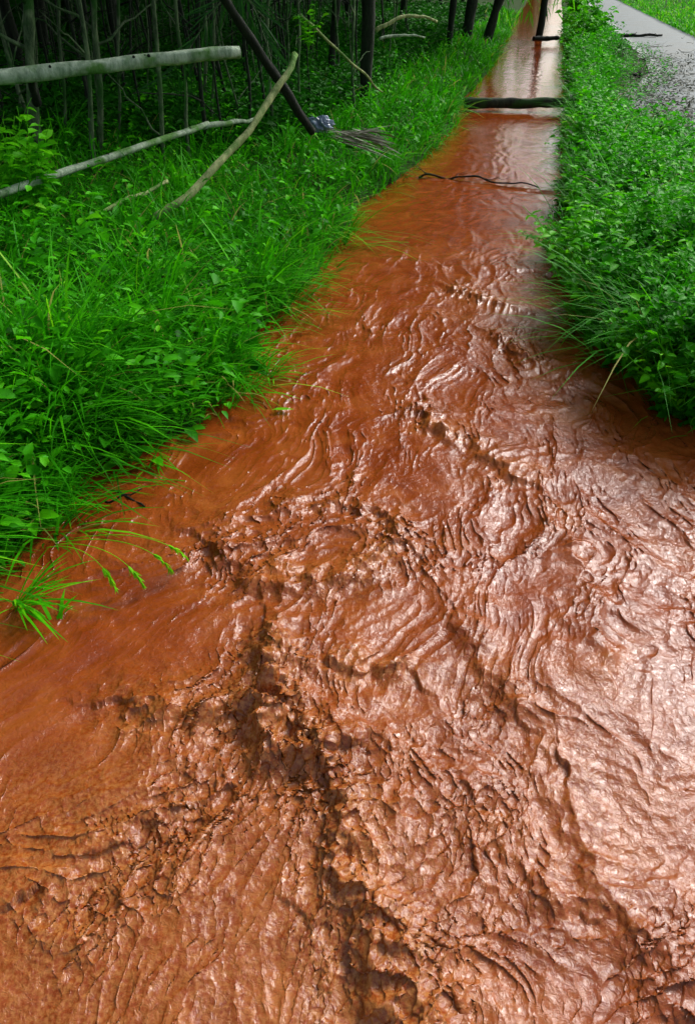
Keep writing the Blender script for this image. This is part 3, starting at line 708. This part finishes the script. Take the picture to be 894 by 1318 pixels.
# ------------------------------------------------------------------ single plants
def leafy_plant(name, base, hgt, nst, leafL, label, cat='plant', az0=None, spread=.6, m=None, seed=0, nl=10, flat=0.0, wid=.62):
    r = np.random.default_rng(seed + 700); e = tag(empty(name, base), label, cat)
    G = Geo(); C = []; DD = []; T = []
    for s in range(nst):
        a = r.uniform(0, 6.28) if az0 is None else az0 + r.normal(0, .5)
        L = hgt * r.uniform(.65, 1.1); ln = r.uniform(.3, 1) * spread
        tip = np.array([math.cos(a) * L * ln, math.sin(a) * L * ln, L * math.sqrt(max(.04, 1 - ln * ln)) * (1 - flat)])
        p = bend([0, 0, -.05], tip, 10, -L * .06, .01, s + seed); G.tube(p, np.linspace(.0045, .0015, 10), 5)
        for k in range(nl):
            t = .25 + .75 * (k + r.random() * .5) / nl; j = min(9, int(t * 9)); la = r.uniform(0, 6.28)
            C.append(p[j]); DD.append([math.cos(la), math.sin(la), r.uniform(-.2, .6)]); T.append(t)
    G.build('stem', m or M_bright, e)
    C = np.array(C); DD = np.array(DD); n = len(C); Nn = r.normal(0, .3, (n, 3)); Nn[:, 2] += 1; L = leafL * r.uniform(.6, 1.25, n)
    V, F, R = leaves(C, DD, Nn, L, L * wid, r.uniform(.2, 1, n)); mesh_np('leaves', V, F, m or M_leaf, R, parent=e)
    return e
def on_ground(px, py, dz=.3):
    q = P(px, py, dz); return np.array([q[0], q[1], float(height(q[:1], q[1:2])[0])])
def gnd(px, Y):
    q = PY(px, 200, Y); return np.array([q[0], Y, float(height(q[:1], np.array([Y]))[0])])
leafy_plant('shrub', gnd(18, 4.9), .66, 24, .085, 'bright green leafy shrub between the two pale logs at the left edge', 'shrub', seed=1, nl=16, m=M_bright, spread=.5)
leafy_plant('shrub', gnd(-30, 5.3), .80, 22, .085, 'bright leafy shrub cut by the left edge below the upper log', 'shrub', seed=2, nl=12, m=M_bright, spread=.6)
leafy_plant('broadleaf_plant', on_ground(200, 350), .30, 5, .10, 'plant with pale shiny leaves at the foot of the yellowish stick', seed=3, nl=5, m=M_bright)
leafy_plant('broadleaf_plant', on_ground(150, 500), .36, 4, .095, 'broad leaved plant in the dark hollow of the grass at lower left', seed=4, nl=5)
leafy_plant('broadleaf_plant', on_ground(60, 500), .34, 5, .09, 'broad leaved plant in the grass near the left edge', seed=5, nl=5)
leafy_plant('water_weed', P(720, 325, .03), .36, 7, .05, 'leafy sprig reaching out over the water from the right bank', az0=math.pi * .98, spread=.97, seed=6, nl=12)
leafy_plant('tall_weed', on_ground(742, 300, .1), .52, 6, .058, 'tall weed with dark leaves on the channel side of the right bank', seed=7, nl=12, spread=.45, az0=math.pi * .9)
leafy_plant('tall_weed', on_ground(735, 245, .1), .46, 5, .055, 'tall light green weed rising behind the dark one on the right bank', seed=8, nl=10, spread=.35, m=M_bright)
leafy_plant('bush', on_ground(750, 60, .1), 1.1, 34, .17, 'bright green bush at the far bend between channel and road', 'bush', seed=9, nl=14, spread=.7, m=M_bright)
leafy_plant('bush', on_ground(738, 28, .1), 1.5, 40, .22, 'farther bright bush left of the pale road', 'bush', seed=10, nl=14, spread=.7, m=M_bright)
leafy_plant('bush', on_ground(735, 100, .1), .55, 18, .09, 'low green bush beside the log across the water', 'bush', seed=11, nl=12, spread=.8)
for k_, (a_, y_, h_, L_, lab) in enumerate([
        (728, 3.9, .30, .050, 'leafy clump bulging over the channel halfway along the right bank'),
        (752, 4.3, .42, .060, 'taller bushy clump just upstream of the bulging one on the right bank'),
        (790, 3.25, .32, .048, 'low clump hanging over the water near the end of the right bank'),
        (858, 2.95, .34, .052, 'rounded leafy clump at the very tip of the right bank'),
        (835, 4.6, .46, .070, 'tall broad leaved clump in the middle of the right bank weeds'),
        (870, 3.9, .44, .058, 'dense bright clump at the right picture edge above the bank tip')]):
    q_ = PY(a_, 400, y_); x_ = max(float(q_[0]), float(XR(np.array(y_))) + .06)
    leafy_plant('leafy_clump', np.array([x_, y_, max(.02, float(height(np.array([x_]), np.array([y_]))[0]))]), h_ * 1.35, 46, L_, lab, 'plant', seed=50 + k_, nl=13, spread=.85, m=M_bright if k_ in (1, 5) else None)
leafy_plant('sprig', PY(396, 38, 7.6) - np.array([0, 0, .10]), .30, 7, .07, 'small leafy sprig on the thin stem above the broken branches', 'sprig', seed=12, nl=8, m=M_bright)

# tufts of grass out in the water
def tuft(name, base, n, L, Wd, label, az, sp=.5, seed=0, m=M_grass):
    r = np.random.default_rng(seed + 60); P0 = np.zeros((n, 3)); P0[:, :2] = r.normal(0, .012, (n, 2)); P0[:, 2] = -.04
    V, F, R = blades(P0, az + r.normal(0, sp, n), L * r.uniform(.6, 1.1, n), Wd * r.uniform(.7, 1.2, n), r.uniform(.35, .85, n), r.uniform(.2, .8, n), r.uniform(.4, .9, n), 7)
    o = mesh_np(name, V, F, m, R); o.location = tuple(base); return tag(o, label, 'grass tuft')
tuft('grass_tuft', P(72, 795, 0), 6, .12, .011, 'small bright tuft of grass sprouting alone from the water below the left bank', .6, 1.4, 1)
tuft('grass_tuft', P(20, 770, .02), 34, .22, .008, 'grass tuft at the lowest end of the left bank', -.2, .8, 2)
tuft('grass_tuft', P(195, 590, 0), 14, .16, .007, 'little grass tuft in the water under the hollow of the left bank', -1.2, .9, 3)
tuft('grass_tuft', P(345, 480, 0), 18, .20, .008, 'yellowish grass tuft at the point of the left bank', -.3, .8, 4)
# four bent seed heads over the water
for i, (a, b2, lab) in enumerate([((120, 745), (150, 752), 'leftmost'), ((150, 745), (186, 748), 'second from the left'), ((180, 735), (222, 728), 'third from the left'), ((195, 728), (243, 712), 'rightmost')]):
    p0 = P(60 + i * 12, 705 - i * 4, .10); p1 = P(a[0] + 8, a[1] - 20, .10 + .01 * i); p2 = P(b2[0], b2[1] + 8, .015)
    e = tag(empty('bent_grass_stalk', p0), f'thin grass stalk bowing over the water, {lab} of four drooping tips', 'grass stalk', 'grass stalks bowing over the water')
    t = np.linspace(0, 1, 16)[:, None]; mid = p1 + np.array([0, 0, .10])
    c = (1 - t) ** 2 * p0 + 2 * t * (1 - t) * mid + t * t * p2 - p0
    G = Geo(); G.tube(c, np.linspace(.0016, .0009, 16), 5, rnd=.9); G.build('stalk', M_grass, e)
    tp = c[-5:]; k = 14; P0 = np.repeat(tp, k // 2, 0)[:k * 2]; D = np.repeat(np.gradient(tp, axis=0), k // 2, 0)[:len(P0)] + rng.normal(0, .004, (len(P0), 3))
    V, F, R = leaves(P0, D, np.tile([0, 0, 1.], (len(P0), 1)) + rng.normal(0, .3, (len(P0), 3)), np.full(len(P0), .035), np.full(len(P0), .007), np.full(len(P0), .93))
    mesh_np('seed_head', V, F, M_grass, R, parent=e)
# leaf adrift
c = P(364, 527, .004); V, F, R = leaves(np.array([[-.05, 0, 0]]), np.array([[1., .08, .02]]), np.array([[0, .1, 1.]]), np.array([.10]), np.array([.034]), np.array([.9]), .08, .05)
o = mesh_np('floating_leaf', V, F, M_bright, R); o.location = tuple(c); tag(o, 'single green leaf floating on the muddy water near the left bank', 'leaf')

# dead palm frond hanging in the thicket
for k_, (pa, pb, lab) in enumerate([((345, -40), (225, 95), 'dry palm frond hanging down to the left above the end of the thick log'), ((255, -60), (352, 90), 'dry palm frond drooping right behind the black leaning pole')]):
    A_ = PY(*pa, 7.3); B_ = PY(*pb, 6.9); c = bend(np.zeros(3), B_ - A_, 24, 0, .01, k_, (.05, 0, .16)); e = tag(empty('palm_frond', A_), lab, 'palm frond')
    G = Geo(); G.tube(c, np.linspace(.009, .003, 24), 5); fr = G.build('midrib', M_stem, e)
    j = np.repeat(np.arange(3, 24), 3); n = len(j); tg = np.gradient(c, axis=0)[j]; tg /= np.linalg.norm(tg, axis=1)[:, None]
    sd_ = np.cross(tg, [0, .9, .3]) * rng.choice([-1, 1], n)[:, None]
    D = tg * .9 + sd_ * .8 + rng.normal(0, .12, (n, 3)); D[:, 2] -= .25
    V, F, R = leaves(c[j], D, rng.normal(0, .3, (n, 3)) + [0, -1, .3], rng.uniform(.22, .42, n), np.full(n, .012), rng.uniform(.3, 1, n)); mesh_np('leaflets', V, F, M_crown, R, parent=e)
# drooping palm far up the channel
Y = 24.5; bs = P(693, 48, .05); e = tag(empty('palm_tree', bs), 'drooping palm standing in the far end of the channel', 'tree')
G = Geo(); G.tube(bend([0, 0, -.3], [.05, 0, 3.2], 12, 0, .03, 3), np.linspace(.10, .08, 12), 10, .2); G.build('trunk', M_dark, e)
for k in range(13):
    a = k * 2.4; L = 2.3; t = np.linspace(0, 1, 14)
    c = np.stack([np.cos(a) * L * .55 * t ** .8, np.sin(a) * L * .55 * t ** .8, 3.0 + .7 * t - 3.0 * t ** 2.1], -1)
    G = Geo(); G.tube(c, np.linspace(.022, .006, 14), 5)
    n = 44; j = rng.integers(2, 14, n); P0 = c[j]; D = rng.normal(0, .35, (n, 3)); D[:, 2] -= 1.0
    V, F, R = leaves(P0, D, rng.normal(0, 1, (n, 3)), rng.uniform(.3, .6, n), np.full(n, .05), rng.random(n))
    fr = G.build('frond', M_bright, e); mesh_np('leaflets', V, F, M_leaf, R, parent=fr)
